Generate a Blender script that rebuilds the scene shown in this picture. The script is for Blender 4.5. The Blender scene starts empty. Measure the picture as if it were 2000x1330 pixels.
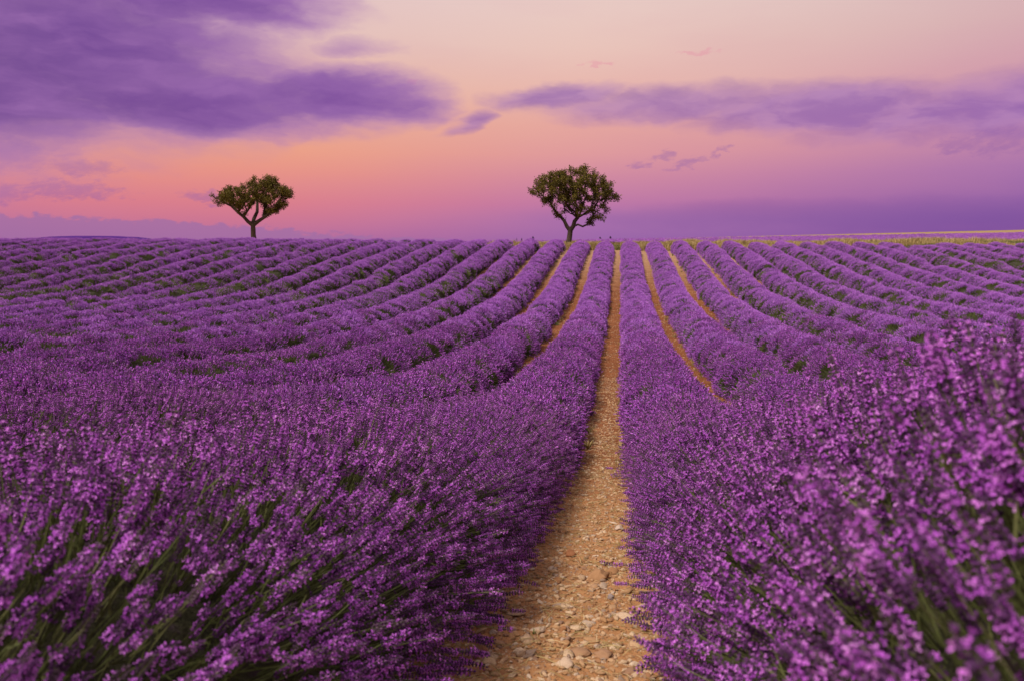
import bpy, math, random
import numpy as np
from mathutils import Vector, Matrix, Quaternion

SC = bpy.context.scene
COL = SC.collection
RNG = np.random.default_rng(7)
random.seed(7)
EYE = 3.4                     # eye height above the valley floor
FPX, CX, CY = 1556.0, 1000.0, 665.0
YAW, PITCH = math.radians(7.68), math.radians(7.14)

# ------------------------------------------------------------------ camera
cam_d = bpy.data.cameras.new('camera')
cam = bpy.data.objects.new('camera', cam_d)
COL.objects.link(cam)
cam_d.sensor_width = 36.0
cam_d.lens = 36.0 * FPX / 2000.0
cam_d.clip_start = 0.03
cam_d.clip_end = 20000
cam.location = (0, 0, EYE)
cam.rotation_euler = (math.pi / 2 - PITCH, 0, YAW)
cam_d.dof.use_dof = True
cam_d.dof.focus_distance = 7.0
cam_d.dof.aperture_fstop = 5.2
SC.camera = cam

# ------------------------------------------------------------------ colour helpers
def lin(r, g, b):
    def f(c):
        c /= 255.0
        return c / 12.92 if c <= 0.04045 else ((c + 0.055) / 1.055) ** 2.4
    return (f(r), f(g), f(b), 1.0)

# ------------------------------------------------------------------ tiny node language
class S:
    """a socket with arithmetic"""
    nt = None
    def __init__(self, sock): self.s = sock
    def _m(self, op, *o, clamp=False):
        n = S.nt.nodes.new('ShaderNodeMath'); n.operation = op; n.use_clamp = clamp
        for i, a in enumerate((self,) + o):
            if isinstance(a, S): S.nt.links.new(a.s, n.inputs[i])
            else: n.inputs[i].default_value = a
        return S(n.outputs[0])
    def __add__(a, b): return a._m('ADD', b)
    def __sub__(a, b): return a._m('SUBTRACT', b)
    def __mul__(a, b): return a._m('MULTIPLY', b)
    def __truediv__(a, b): return a._m('DIVIDE', b)
    def max(a, b): return a._m('MAXIMUM', b)
    def min(a, b): return a._m('MINIMUM', b)
    def pw(a, b): return a._m('POWER', b)
    def abs(a): return a._m('ABSOLUTE')
    def smooth(a, lo, hi, out0=0.0, out1=1.0):
        n = S.nt.nodes.new('ShaderNodeMapRange'); n.interpolation_type = 'SMOOTHSTEP'
        S.nt.links.new(a.s, n.inputs[0])
        for i, v in enumerate((lo, hi, out0, out1)): n.inputs[i + 1].default_value = v
        return S(n.outputs[0])

def node(t, **kw):
    n = S.nt.nodes.new(t)
    for k, v in kw.items(): setattr(n, k, v)
    return n
def link(a, b): S.nt.links.new(a.s if isinstance(a, S) else a, b)
def mixc(fac, a, b, mode='MIX'):
    n = node('ShaderNodeMix', data_type='RGBA', blend_type=mode)
    for sock, v in ((n.inputs[0], fac), (n.inputs[6], a), (n.inputs[7], b)):
        if isinstance(v, S): link(v, sock)
        elif hasattr(v, 'node'): link(v, sock)
        else: sock.default_value = v
    return S(n.outputs[2])
def combine(x, y, z):
    n = node('ShaderNodeCombineXYZ')
    for i, v in enumerate((x, y, z)):
        if isinstance(v, S): link(v, n.inputs[i])
        else: n.inputs[i].default_value = v
    return S(n.outputs[0])
def noise(vec, scale, detail=4, rough=0.55, dist=0.0):
    n = node('ShaderNodeTexNoise')
    if vec is not None: link(vec, n.inputs['Vector'])
    n.inputs['Scale'].default_value = scale
    n.inputs['Detail'].default_value = detail
    n.inputs['Roughness'].default_value = rough
    n.inputs['Distortion'].default_value = dist
    return S(n.outputs['Fac'])
def ramp(fac, stops):
    n = node('ShaderNodeValToRGB')
    cr = n.color_ramp
    while len(cr.elements) < len(stops): cr.elements.new(0.5)
    for e, (p, c) in zip(cr.elements, stops):
        e.position = p; e.color = c
    link(fac, n.inputs[0])
    return S(n.outputs[0])

# ------------------------------------------------------------------ pixel (2000 wide photo) -> direction
_cy, _sy, _cp, _sp = math.cos(YAW), math.sin(YAW), math.cos(PITCH), math.sin(PITCH)
def px_dir(x, y):
    r, u, f = (x - CX) / FPX, -(y - CY) / FPX, 1.0
    fy = f * _cp + u * _sp            # forward, level
    up = -f * _sp + u * _cp
    return Vector((r * _cy - fy * _sy, r * _sy + fy * _cy, up)).normalized()
def px_ae(x, y):
    d = px_dir(x, y)
    return math.degrees(math.atan2(d.x, d.y)), math.degrees(math.asin(d.z))

# ------------------------------------------------------------------ sky
SUN_EL, SUN_AZ = math.radians(52), math.radians(-142)     # azimuth clockwise from +Y
world = bpy.data.worlds.new('World'); SC.world = world
world.use_nodes = True
S.nt = world.node_tree
S.nt.nodes.clear()
tc = node('ShaderNodeTexCoord')
sep = node('ShaderNodeSeparateXYZ'); link(tc.outputs['Generated'], sep.inputs[0])
dx, dy, dz = (S(o) for o in sep.outputs)
el = dz._m('ARCSINE') * 57.29578
az = dx._m('ARCTAN2', dy) * 57.29578
GLOW = math.radians(-29)
hl = (dx * dx + dy * dy).max(1e-6)._m('SQRT')
delta = (((dx * math.sin(GLOW) + dy * math.cos(GLOW)) / hl).min(1.0).max(-1.0))._m('ARCCOSINE') * 57.29578
def skyramp(st):
    return ramp((el + 10) / 100.0, [((e + 10) / 100.0, lin(*c)) for e, c in st])
TOP = [(25, (222, 200, 203)), (45, (212, 196, 208)), (88, (196, 184, 208))]
ELS = [-6, 0, 1.5, 2.6, 4.4, 6, 8, 10, 13, 17]
def st(*cols): return list(zip(ELS, cols)) + TOP
left = skyramp(st((150, 95, 160), (178, 104, 156), (204, 114, 142), (217, 121, 134), (229, 141, 129), (234, 156, 130), (233, 167, 144), (232, 180, 160), (228, 190, 182), (226, 196, 196)))
mid = skyramp(st((140, 90, 160), (152, 98, 166), (166, 106, 168), (188, 114, 162), (206, 132, 156), (221, 150, 152), (228, 164, 154), (231, 178, 167), (232, 194, 183), (231, 204, 197)))
right = skyramp(st((100, 54, 142), (112, 64, 150), (124, 74, 156), (138, 86, 162), (160, 104, 168), (184, 122, 166), (198, 134, 164), (204, 150, 168), (210, 170, 174), (216, 190, 190)))
sky = mixc(delta.smooth(3, 30), left, mid)
sky = mixc(delta.smooth(24, 62), sky, right)
# broad soft unevenness
wv = combine(az * 0.05, el * 0.22, 0.0)
un = noise(wv, 1.0, 5, 0.5)
sky = mixc((un - 0.45).max(0.0) * 0.5, sky, lin(206, 130, 160))
# clouds: soft bodies in azimuth / elevation, torn by warped noise, flatter below than above
wa = noise(combine(az * 0.16, el * 0.4, 1.7), 1.0, 4, 0.55) - 0.5
wb = noise(combine(az * 0.16, el * 0.4, 9.2), 1.0, 4, 0.55) - 0.5
fa = noise(combine(az * 0.9 - el * 0.5, el * 1.9, 4.4), 1.0, 6, 0.6) - 0.5
fb = noise(combine(az * 0.9, el * 1.9, 14.4), 1.0, 6, 0.6) - 0.5
azw = az + wa * 6.0 + fa * 0.5
elw = el + wb * 1.8 + fb * 0.25
n1 = noise(combine(azw * 0.13, elw * 0.34, 3.1), 1.0, 7, 0.58)
n2 = noise(combine(azw * 0.24 + elw * 0.4, elw * 0.8 - azw * 0.08, 8.0), 1.0, 4, 0.5)
n3 = noise(combine(az * 1.3, el * 2.7 - az * 0.5, 20.0), 1.0, 6, 0.62)
brk = (n1 - 0.5) * 1.7 + (n2 - 0.5) * 0.55
def cloud(x, y, rx, rt, rb, amp=1.0, tilt=0.0, A=None, E=None, B=None):
    a, e = px_ae(x, y)
    ra, r1, r0 = (math.degrees(r / FPX) for r in (rx, rt, rb))
    A = A or azw; E = E or elw; B = B or brk
    ua = (A - a); ue = (E - e) - ua * tilt
    up = ue.max(0.0) / r1; dn = (ue * -1.0).max(0.0) / r0
    return (ua / ra) * (ua / ra) * -1.0 - up * up - dn * dn + 1.0 + B * amp
big = cloud(-60, 130, 620, 230, 150, 0.5).max(cloud(330, 215, 420, 95, 62, 0.6)).max(cloud(640, 198, 240, 80, 66, 0.6, 0.03)).max(cloud(360, 10, 330, 140, 62, 0.6).max(cloud(210, 70, 330, 140, 110, 0.5))).max(cloud(690, 95, 130, 26, 20, 0.5, 0.05) - 0.45)
big = big.max(cloud(-800, 100, 800, 240, 190, 0.6))
bd = big.smooth(-0.22, 0.85)
cd = big.smooth(0.2, 1.15)
streak = cloud(1080, 190, 150, 26, 30, 0.9, 0.06).max(cloud(1330, 208, 250, 36, 34, 0.8, 0.02)).max(cloud(1600, 205, 330, 44, 50, 1.0)).max(cloud(1930, 210, 300, 56, 50, 0.9, 0.05)).max(cloud(905, 238, 60, 24, 20, 0.9, 0.3))
sd = streak.smooth(-0.5, 1.2)
w1 = az + fa * 3.2; w2 = el + fb * 1.5 + fa * 0.5
b3 = (n3 - 0.5) * 3.0
def puff(x, y, rx, rt, rb, amp=0.8, tilt=0.0): return cloud(x, y, rx, rt, rb, amp, tilt, w1, w2, b3)
pf = puff(20, 305, 75, 34, 28, 0.5).max(puff(160, 330, 60, 20, 14, 0.6)).max(puff(5, 385, 40, 18, 12)).max(puff(405, 385, 44, 14, 9)).max(puff(418, 404, 20, 8, 6)).max(puff(130, 375, 100, 20, 14, 1.1))
pf = pf.max(puff(1298, 305, 26, 13, 8)).max(puff(1340, 321, 40, 10, 8, 0.8, 0.25)).max(puff(1408, 298, 18, 10, 6, 0.9, 0.4)).max(puff(1872, 288, 44, 16, 10)).max(puff(1250, 325, 24, 12, 8, 1.0)).max(puff(1955, 280, 60, 30, 20, 1.0))
pd = pf.smooth(-0.3, 1.2) * 0.45
pink = puff(1168, 128, 34, 8, 6, 0.9).max(puff(1362, 104, 40, 9, 6, 0.9)).max(puff(805, 160, 16, 5, 4, 0.8)).smooth(0.0, 1.0) * 0.35
bank_t = w2 * -1.0 + 1.55 + (n1 - 0.5) * 0.8 + b3 * 0.16 - ((az + 34.0) * 0.07).max(0.0)
bk = bank_t.smooth(0.0, 0.28) * delta.smooth(34, 14) * 0.8
sky = mixc(bk, sky, lin(158, 106, 162))
sky = mixc(pd, sky, lin(142, 90, 162))
sky = mixc(pink, sky, lin(226, 130, 160))
sky = mixc(sd * 0.78, sky, mixc(n2.smooth(0.35, 0.65), lin(164, 116, 182), lin(136, 88, 170)))
side = (az + 40.0).smooth(-14, 30)
ccol = mixc(cd, lin(172, 122, 180), mixc(side, lin(80, 34, 126), lin(116, 62, 152)))
ccol = mixc((n2 - 0.40).max(0.0) * 1.7 + (n1 - 0.46).max(0.0) * 0.9, ccol, lin(160, 108, 176))
sky = mixc(bd * 0.97, sky, ccol)
low = cloud(1650, 418, 560, 30, 34, 0.35).smooth(-0.3, 1.3) * 0.34
sky = mixc(low, sky, lin(112, 66, 150))
# the physical sky adds its own faint twilight on top
nish = node('ShaderNodeTexSky', sky_type='NISHITA')
nish.sun_disc = False
nish.sun_elevation = SUN_EL
nish.sun_rotation = SUN_AZ
bgA = node('ShaderNodeBackground'); link(sky, bgA.inputs[0]); bgA.inputs[1].default_value = 1.0
bgB = node('ShaderNodeBackground'); link(nish.outputs[0], bgB.inputs[0]); bgB.inputs[1].default_value = 0.004
addw = node('ShaderNodeAddShader'); link(bgA.outputs[0], addw.inputs[0]); link(bgB.outputs[0], addw.inputs[1])
outw = node('ShaderNodeOutputWorld'); link(addw.outputs[0], outw.inputs[0])

# ------------------------------------------------------------------ sun, exposure
sl = bpy.data.lights.new('sun', 'SUN')
sl.energy = 4.7
sl.angle = math.radians(12)
sl.color = (1.0, 0.92, 0.87)
sun = bpy.data.objects.new('sun', sl); COL.objects.link(sun)
sdir = Vector((math.sin(SUN_AZ) * math.cos(SUN_EL), math.cos(SUN_AZ) * math.cos(SUN_EL), math.sin(SUN_EL)))
sun.rotation_euler = sdir.to_track_quat('Z', 'Y').to_euler()
sun.location = (-20, -5, 40)
vs = SC.view_settings
vs.view_transform = 'Standard'; vs.look = 'None'; vs.exposure = 0.0; vs.gamma = 1.0; vs.use_curve_mapping = False

# ------------------------------------------------------------------ materials
def mat(name, build):
    m = bpy.data.materials.new(name); m.use_nodes = True
    S.nt = m.node_tree; S.nt.nodes.clear()
    sh = build()
    o = node('ShaderNodeOutputMaterial'); link(sh, o.inputs[0])
    return m
def principled(col, rough=0.7, spec=0.2, normal=None):
    p = node('ShaderNodeBsdfPrincipled')
    if isinstance(col, S): link(col, p.inputs['Base Color'])
    else: p.inputs['Base Color'].default_value = col
    if isinstance(rough, S): link(rough, p.inputs['Roughness'])
    else: p.inputs['Roughness'].default_value = rough
    p.inputs['Specular IOR Level'].default_value = spec
    if normal is not None: link(normal, p.inputs['Normal'])
    return p.outputs[0]
def bump(h, strength=0.5, dist=0.02):
    b = node('ShaderNodeBump'); b.inputs['Strength'].default_value = strength; b.inputs['Distance'].default_value = dist
    link(h, b.inputs['Height']); return S(b.outputs[0])
def leafy(col, trans=0.3, rough=0.65):
    """thin petals and leaves: diffuse with light passing through"""
    d = node('ShaderNodeBsdfPrincipled'); link(col, d.inputs['Base Color'])
    d.inputs['Roughness'].default_value = rough; d.inputs['Specular IOR Level'].default_value = 0.15
    t = node('ShaderNodeBsdfTranslucent'); link(col, t.inputs[0])
    mx = node('ShaderNodeMixShader'); mx.inputs[0].default_value = trans
    link(d.outputs[0], mx.inputs[1]); link(t.outputs[0], mx.inputs[2])
    return mx.outputs[0]
def tint():
    a = node('ShaderNodeAttribute'); a.attribute_name = 'tint'; return S(a.outputs['Fac'])
def wpos():
    return S(node('ShaderNodeNewGeometry').outputs['Position'])
def orand():
    return S(node('ShaderNodeObjectInfo').outputs['Random'])

def b_petal():
    v = tint() * 0.7 + orand() * 0.3
    c = ramp(v, [(0.0, (0.38, 0.07, 0.48, 1)), (0.45, (0.57, 0.125, 0.66, 1)), (0.8, (0.74, 0.24, 0.78, 1)), (1.0, (0.86, 0.45, 0.87, 1))])
    big = noise(wpos(), 0.35, 3)
    c = mixc(((big - 0.45) * 2.0).max(0.0), c, mixc(0.5, c, (0.34, 0.08, 0.54, 1)))
    return leafy(c, 0.35)
def b_calyx():
    v = tint() * 0.7 + orand() * 0.3
    c = ramp(v, [(0.0, (0.035, 0.018, 0.036, 1)), (0.5, (0.105, 0.034, 0.115, 1)), (1.0, (0.23, 0.075, 0.26, 1))])
    c = mixc(orand().smooth(.72, 1.0) * 0.7, c, (0.085, 0.075, 0.05, 1))
    return leafy(c, 0.12)
def b_far():
    v = tint() * 0.75 + orand() * 0.25
    c = ramp(v, [(0.0, (0.16, 0.063, 0.235, 1)), (0.4, (0.33, 0.105, 0.46, 1)), (0.8, (0.48, 0.165, 0.61, 1)), (1.0, (0.65, 0.30, 0.72, 1))])
    return leafy(c, 0.2)
def b_stem():
    v = tint() * 0.6 + orand() * 0.4
    c = ramp(v, [(0.0, (0.045, 0.056, 0.016, 1)), (0.6, (0.10, 0.112, 0.034, 1)), (1.0, (0.18, 0.18, 0.07, 1))])
    return leafy(c, 0.15)
def b_core():
    p = wpos()
    n = noise(p, 9.0, 5, 0.65)
    c = ramp(n, [(0.3, (0.022, 0.022, 0.014, 1)), (0.55, (0.055, 0.055, 0.027, 1)), (0.75, (0.085, 0.05, 0.075, 1))])
    return principled(c, 0.9, 0.05, bump(noise(p, 40.0, 4, 0.7), 0.9, 0.04))
def b_soil():
    p = wpos()
    sp = node('ShaderNodeSeparateXYZ'); link(p, sp.inputs[0])
    n = noise(p, 1.7, 6, 0.62); f = noise(p, 26.0, 6, 0.7); g = noise(p, 110.0, 3, 0.6)
    c = ramp(n * 0.45 + f * 0.55, [(0.30, (0.085, 0.026, 0.010, 1)), (0.50, (0.175, 0.058, 0.021, 1)), (0.68, (0.29, 0.115, 0.046, 1))])
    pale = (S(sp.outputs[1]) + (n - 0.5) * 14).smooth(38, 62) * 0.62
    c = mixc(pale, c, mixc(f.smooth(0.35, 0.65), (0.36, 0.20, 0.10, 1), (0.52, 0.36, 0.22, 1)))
    near_tone = (S(sp.outputs[1]) + (n - 0.5) * 6).smooth(10, 4) * 0.65  # soil turns paler and more golden towards the near end, edge broken by noise
    c = mixc(near_tone, c, (0.47, 0.245, 0.10, 1))
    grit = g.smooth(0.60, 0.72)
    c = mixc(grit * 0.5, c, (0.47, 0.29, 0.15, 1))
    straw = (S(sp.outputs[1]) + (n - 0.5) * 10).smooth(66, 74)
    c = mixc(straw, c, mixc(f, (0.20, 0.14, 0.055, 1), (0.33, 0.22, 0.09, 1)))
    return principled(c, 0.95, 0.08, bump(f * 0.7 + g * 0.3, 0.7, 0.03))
def b_stone():
    r = orand()
    p = S(node('ShaderNodeTexCoord').outputs['Object'])
    c = ramp(r, [(0.0, (0.42, 0.25, 0.12, 1)), (0.25, (0.34, 0.18, 0.075, 1)), (0.45, (0.47, 0.30, 0.16, 1)), (0.62, (0.53, 0.39, 0.24, 1)), (0.75, (0.28, 0.125, 0.05, 1)), (0.88, (0.25, 0.18, 0.13, 1)), (1.0, (0.58, 0.45, 0.31, 1))])
    n = noise(p, 4.0, 6, 0.65)
    c = mixc((n.smooth(0.42, 0.68)) * 0.55, c, (0.32, 0.165, 0.075, 1))
    return principled(c, 0.85, 0.15, bump(noise(p, 14.0, 5, 0.6), 0.35, 0.05))
def flat_stone(col, dirt):
    def b():
        p = S(node('ShaderNodeTexCoord').outputs['Object'])
        n = noise(p, 22.0, 6, 0.65)
        c = mixc(n.smooth(0.38, 0.70) * 0.7, col, dirt)
        return principled(c, 0.85, 0.15, bump(noise(p, 70.0, 5, 0.6), 0.4, 0.01))
    return b
def b_bark():
    p = S(node('ShaderNodeTexCoord').outputs['Object'])
    st_ = node('ShaderNodeMapping'); link(p, st_.inputs[0]); st_.inputs['Scale'].default_value = (6, 6, 1.5)
    n = noise(S(st_.outputs[0]), 2.0, 6, 0.7)
    c = ramp(n, [(0.3, (0.035, 0.024, 0.018, 1)), (0.6, (0.085, 0.06, 0.043, 1)), (0.8, (0.14, 0.10, 0.075, 1))])
    return principled(c, 0.95, 0.05, bump(n, 1.0, 0.06))
def b_leaf():
    c = ramp(tint(), [(0.0, (0.048, 0.040, 0.007, 1)), (0.5, (0.105, 0.084, 0.012, 1)), (1.0, (0.19, 0.145, 0.022, 1))])
    return leafy(c, 0.22)
def b_straw():
    v = tint() * 0.6 + orand() * 0.4
    c = ramp(v, [(0.0, (0.15, 0.14, 0.04, 1)), (0.35, (0.31, 0.225, 0.08, 1)), (0.7, (0.48, 0.35, 0.15, 1)), (1.0, (0.62, 0.48, 0.26, 1))])
    return leafy(c, 0.25)
def b_weed():
    c = ramp(tint() * 0.5 + orand() * 0.5, [(0.0, (0.07, 0.10, 0.025, 1)), (1.0, (0.20, 0.21, 0.06, 1))])
    return leafy(c, 0.25)
def b_hill():
    n = noise(wpos(), 0.02, 5)
    c = ramp(n, [(0.3, (0.050, 0.016, 0.115, 1)), (0.7, (0.085, 0.028, 0.17, 1))])
    return principled(c, 0.95, 0.0)
def b_plain():
    return principled((0.20, 0.15, 0.12, 1), 0.95, 0.0)
def b_dtree():
    return leafy(ramp(tint(), [(0.0, (0.05, 0.022, 0.085, 1)), (1.0, (0.09, 0.05, 0.12, 1))]), 0.1)

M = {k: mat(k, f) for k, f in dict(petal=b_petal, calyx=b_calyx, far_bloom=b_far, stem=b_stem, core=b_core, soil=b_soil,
     stone=b_stone, bark=b_bark, leaf=b_leaf, straw=b_straw, weed=b_weed, hill=b_hill, distant=b_dtree).items()}

# ------------------------------------------------------------------ mesh helpers
class MB:
    """collects polygons with a material slot and a tint each"""
    def __init__(self): self.v, self.f, self.m, self.t = [], [], [], []
    def poly(self, pts, m=0, t=0.5):
        i = len(self.v); self.v.extend(tuple(p) for p in pts)
        self.f.append(tuple(range(i, i + len(pts)))); self.m.append(m); self.t.append(t)
    def bud(self, c, d, ln, w, m=0, t=0.5, sides=4, spin=0.0, belly=0.45):
        """a spindle from c along d"""
        d = d.normalized(); a = d.orthogonal().normalized(); b = d.cross(a)
        i = len(self.v)
        self.v.append(tuple(c)); mid_ = c + d * (ln * belly)
        for k in range(sides):
            g = spin + k * 2 * math.pi / sides
            self.v.append(tuple(mid_ + (a * math.cos(g) + b * math.sin(g)) * w))
        self.v.append(tuple(c + d * ln)); e = i + sides + 1
        for k in range(sides):
            k2 = (k + 1) % sides
            self.f.append((i, i + 1 + k2, i + 1 + k)); self.f.append((e, i + 1 + k, i + 1 + k2))
            self.m += [m, m]; self.t += [t, t]
    def tube(self, pts, rad, m=0, t=0.5, sides=3):
        rings = []
        for j, p in enumerate(pts):
            d = (pts[min(j + 1, len(pts) - 1)] - pts[max(j - 1, 0)])
            if d.length < 1e-9: d = Vector((0, 0, 1))
            d.normalize()
            ref = Vector((1, 0, 0)) if abs(d.x) < 0.8 else Vector((0, 1, 0))
            a = (ref - d * ref.dot(d)).normalized(); b = d.cross(a)
            i = len(self.v)
            for k in range(sides):
                g = k * 2 * math.pi / sides
                self.v.append(tuple(p + (a * math.cos(g) + b * math.sin(g)) * rad[j]))
            rings.append(i)
        for r0, r1 in zip(rings, rings[1:]):
            for k in range(sides):
                k2 = (k + 1) % sides
                self.f.append((r0 + k, r0 + k2, r1 + k2, r1 + k)); self.m.append(m); self.t.append(t)
    def blade(self, p, d, side, ln, w, m=0, t=0.5, droop=0.0):
        a = p - side * w; b = p + side * w
        q = p + d * (ln * 0.6)
        self.poly([a, b, q + side * w * 0.7, q - side * w * 0.7], m, t)
        tip = p + d * ln + Vector((0, 0, -droop * ln))
        self.poly([q - side * w * 0.7, q + side * w * 0.7, tip], m, t)
    def mesh(self, name, mats, smooth=False):
        me = bpy.data.meshes.new(name)
        me.from_pydata(self.v, [], self.f)
        for x in mats: me.materials.append(x)
        me.polygons.foreach_set('material_index', np.array(self.m, dtype=np.int32))
        at = me.attributes.new('tint', 'FLOAT', 'FACE')
        at.data.foreach_set('value', np.array(self.t, dtype=np.float32))
        if smooth: me.polygons.foreach_set('use_smooth', np.ones(len(self.f), dtype=bool))
        me.update()
        return me
def grid_mesh(name, P, material, smooth=True):
    """P: (n, m, 3) array"""
    n, m, _ = P.shape
    idx = np.arange(n * m).reshape(n, m)
    q = np.stack([idx[:-1, :-1], idx[:-1, 1:], idx[1:, 1:], idx[1:, :-1]], -1).reshape(-1, 4)
    me = bpy.data.meshes.new(name)
    me.vertices.add(n * m); me.vertices.foreach_set('co', P.reshape(-1).astype(np.float32))
    me.loops.add(q.size); me.loops.foreach_set('vertex_index', q.reshape(-1).astype(np.int32))
    me.polygons.add(len(q)); me.polygons.foreach_set('loop_start', np.arange(0, q.size, 4, dtype=np.int32))
    me.polygons.foreach_set('use_smooth', np.full(len(q), smooth, dtype=bool))
    me.materials.append(material); me.update(calc_edges=True); me.validate()
    return me
def link_obj(name, data, parent=None, **props):
    o = bpy.data.objects.new(name, data); COL.objects.link(o)
    if parent is not None: o.parent = parent
    for k, v in props.items(): o[k] = v
    return o
def tag(o, label=None, category=None, group=None, kind=None):
    if label: o['label'] = label
    if category: o['category'] = category
    if group: o['group'] = group
    if kind: o['kind'] = kind
    return o

# numpy value noise -------------------------------------------------
def vnoise(x, y, seed=0):
    x = np.asarray(x, float); y = np.asarray(y, float)
    xi, yi = np.floor(x).astype(np.int64), np.floor(y).astype(np.int64)
    fx, fy = x - xi, y - yi
    fx = fx * fx * (3 - 2 * fx); fy = fy * fy * (3 - 2 * fy)
    def h(a, b):
        n = (a * 374761393 + b * 668265263 + seed * 974711) & 0x7fffffff
        n = ((n ^ (n >> 13)) * 1274126177) & 0x7fffffff
        return ((n ^ (n >> 16)) & 0xffff) / 65535.0
    return (h(xi, yi) * (1 - fx) + h(xi + 1, yi) * fx) * (1 - fy) + (h(xi, yi + 1) * (1 - fx) + h(xi + 1, yi + 1) * fx) * fy
def fbm(x, y, seed=0, o=4):
    s, a, t = 0, 1.0, 0
    for k in range(o):
        s = s + a * vnoise(np.asarray(x) * 2 ** k, np.asarray(y) * 2 ** k, seed + k); t += a; a *= 0.5
    return s / t

# ------------------------------------------------------------------ terrain
_T = np.array([(-12, .2), (-3, .55), (0, .95), (2.6, 1.44), (4.4, 1.78), (6.5, 2.14), (9, 2.52), (11.5, 2.78), (14.8, 3.0), (22, 3.27), (29, 3.30), (35, 3.17),
               (40, 2.92), (45, 2.47), (50, 1.95), (56, 1.36), (63, .86), (69, .78), (78, .77), (100, .62), (140, .30), (200, -.10), (230, -.1), (320, 1.5), (600, 4), (7000, 30)])
_dg = np.linspace(-12, 240, 2521)
_g = np.interp(_dg, _T[:, 0], _T[:, 1])
_k = np.exp(-0.5 * (np.arange(-30, 31) / 11.0) ** 2); _k /= _k.sum()
_gs = np.convolve(np.pad(_g, 30, mode='edge'), _k, mode='valid')
def sm(x, a, b):
    t = np.clip((np.asarray(x, float) - a) / (b - a), 0, 1); return t * t * (3 - 2 * t)
def ground_z(X, Y):
    X = np.asarray(X, float); Y = np.asarray(Y, float)
    Ye = Y * (1 + .0080 * np.clip(-X, 0, 62) * sm(Y, 13, 30) * (1 - .8 * sm(Y, 90, 200)))   # the crest swings closer on the left
    g = np.where(Ye < 235, np.interp(Ye, _dg, _gs), np.interp(Ye, _T[:, 0], _T[:, 1]))
    w = sm(Y, 28, 62) * np.where(X > 0, 1 - sm(Y, 64.5, 72), 1.0)
    g = g + w * np.where(X > 0, 0.007 * np.minimum(X, 45), 0.0006 * np.maximum(X, -60))
    g = g - .13 * sm(X, -6, 6) * sm(Y, 65.5, 72) * (1 - sm(Y, 95, 130))
    far = sm(Y, 72, 200) * (1 - sm(Y, 230, 420))
    g = g - far * np.clip(X, -5, 400) * 0.0235 - far * 0.15
    g = g + far * sm(-X, 0, 40) * 1.6
    g = g + 0.05 * (fbm(X * 0.21, Y * 0.21, 5, 3) - 0.5)
    return EYE - g

def px_ground(x, y):
    d = px_dir(x, y); lo = 0.5
    for s in np.arange(0.5, 90, 0.02):
        if EYE + d.z * s < float(ground_z(d.x * s, d.y * s)): return d.x * s, d.y * s, s
    return d.x * 90, d.y * 90, 90

PITCHR, GAP0 = 1.9, -0.19
ys = np.concatenate([np.arange(-12, 10, 0.4), np.arange(10, 100, 0.8), np.arange(100, 260, 4), np.geomspace(260, 7000, 30)])
xs = np.concatenate([-np.geomspace(70, 7000, 24)[::-1], np.arange(-68, 68.1, 0.95), np.geomspace(70, 7000, 24)])
XX, YY = np.meshgrid(xs, ys)
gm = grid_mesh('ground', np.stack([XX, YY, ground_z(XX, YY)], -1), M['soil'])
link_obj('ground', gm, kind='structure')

# ------------------------------------------------------------------ lavender pieces
def rnd(a, b): return random.uniform(a, b)
def jit(s): return Vector((rnd(-s, s), rnd(-s, s), rnd(-s, s)))

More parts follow.
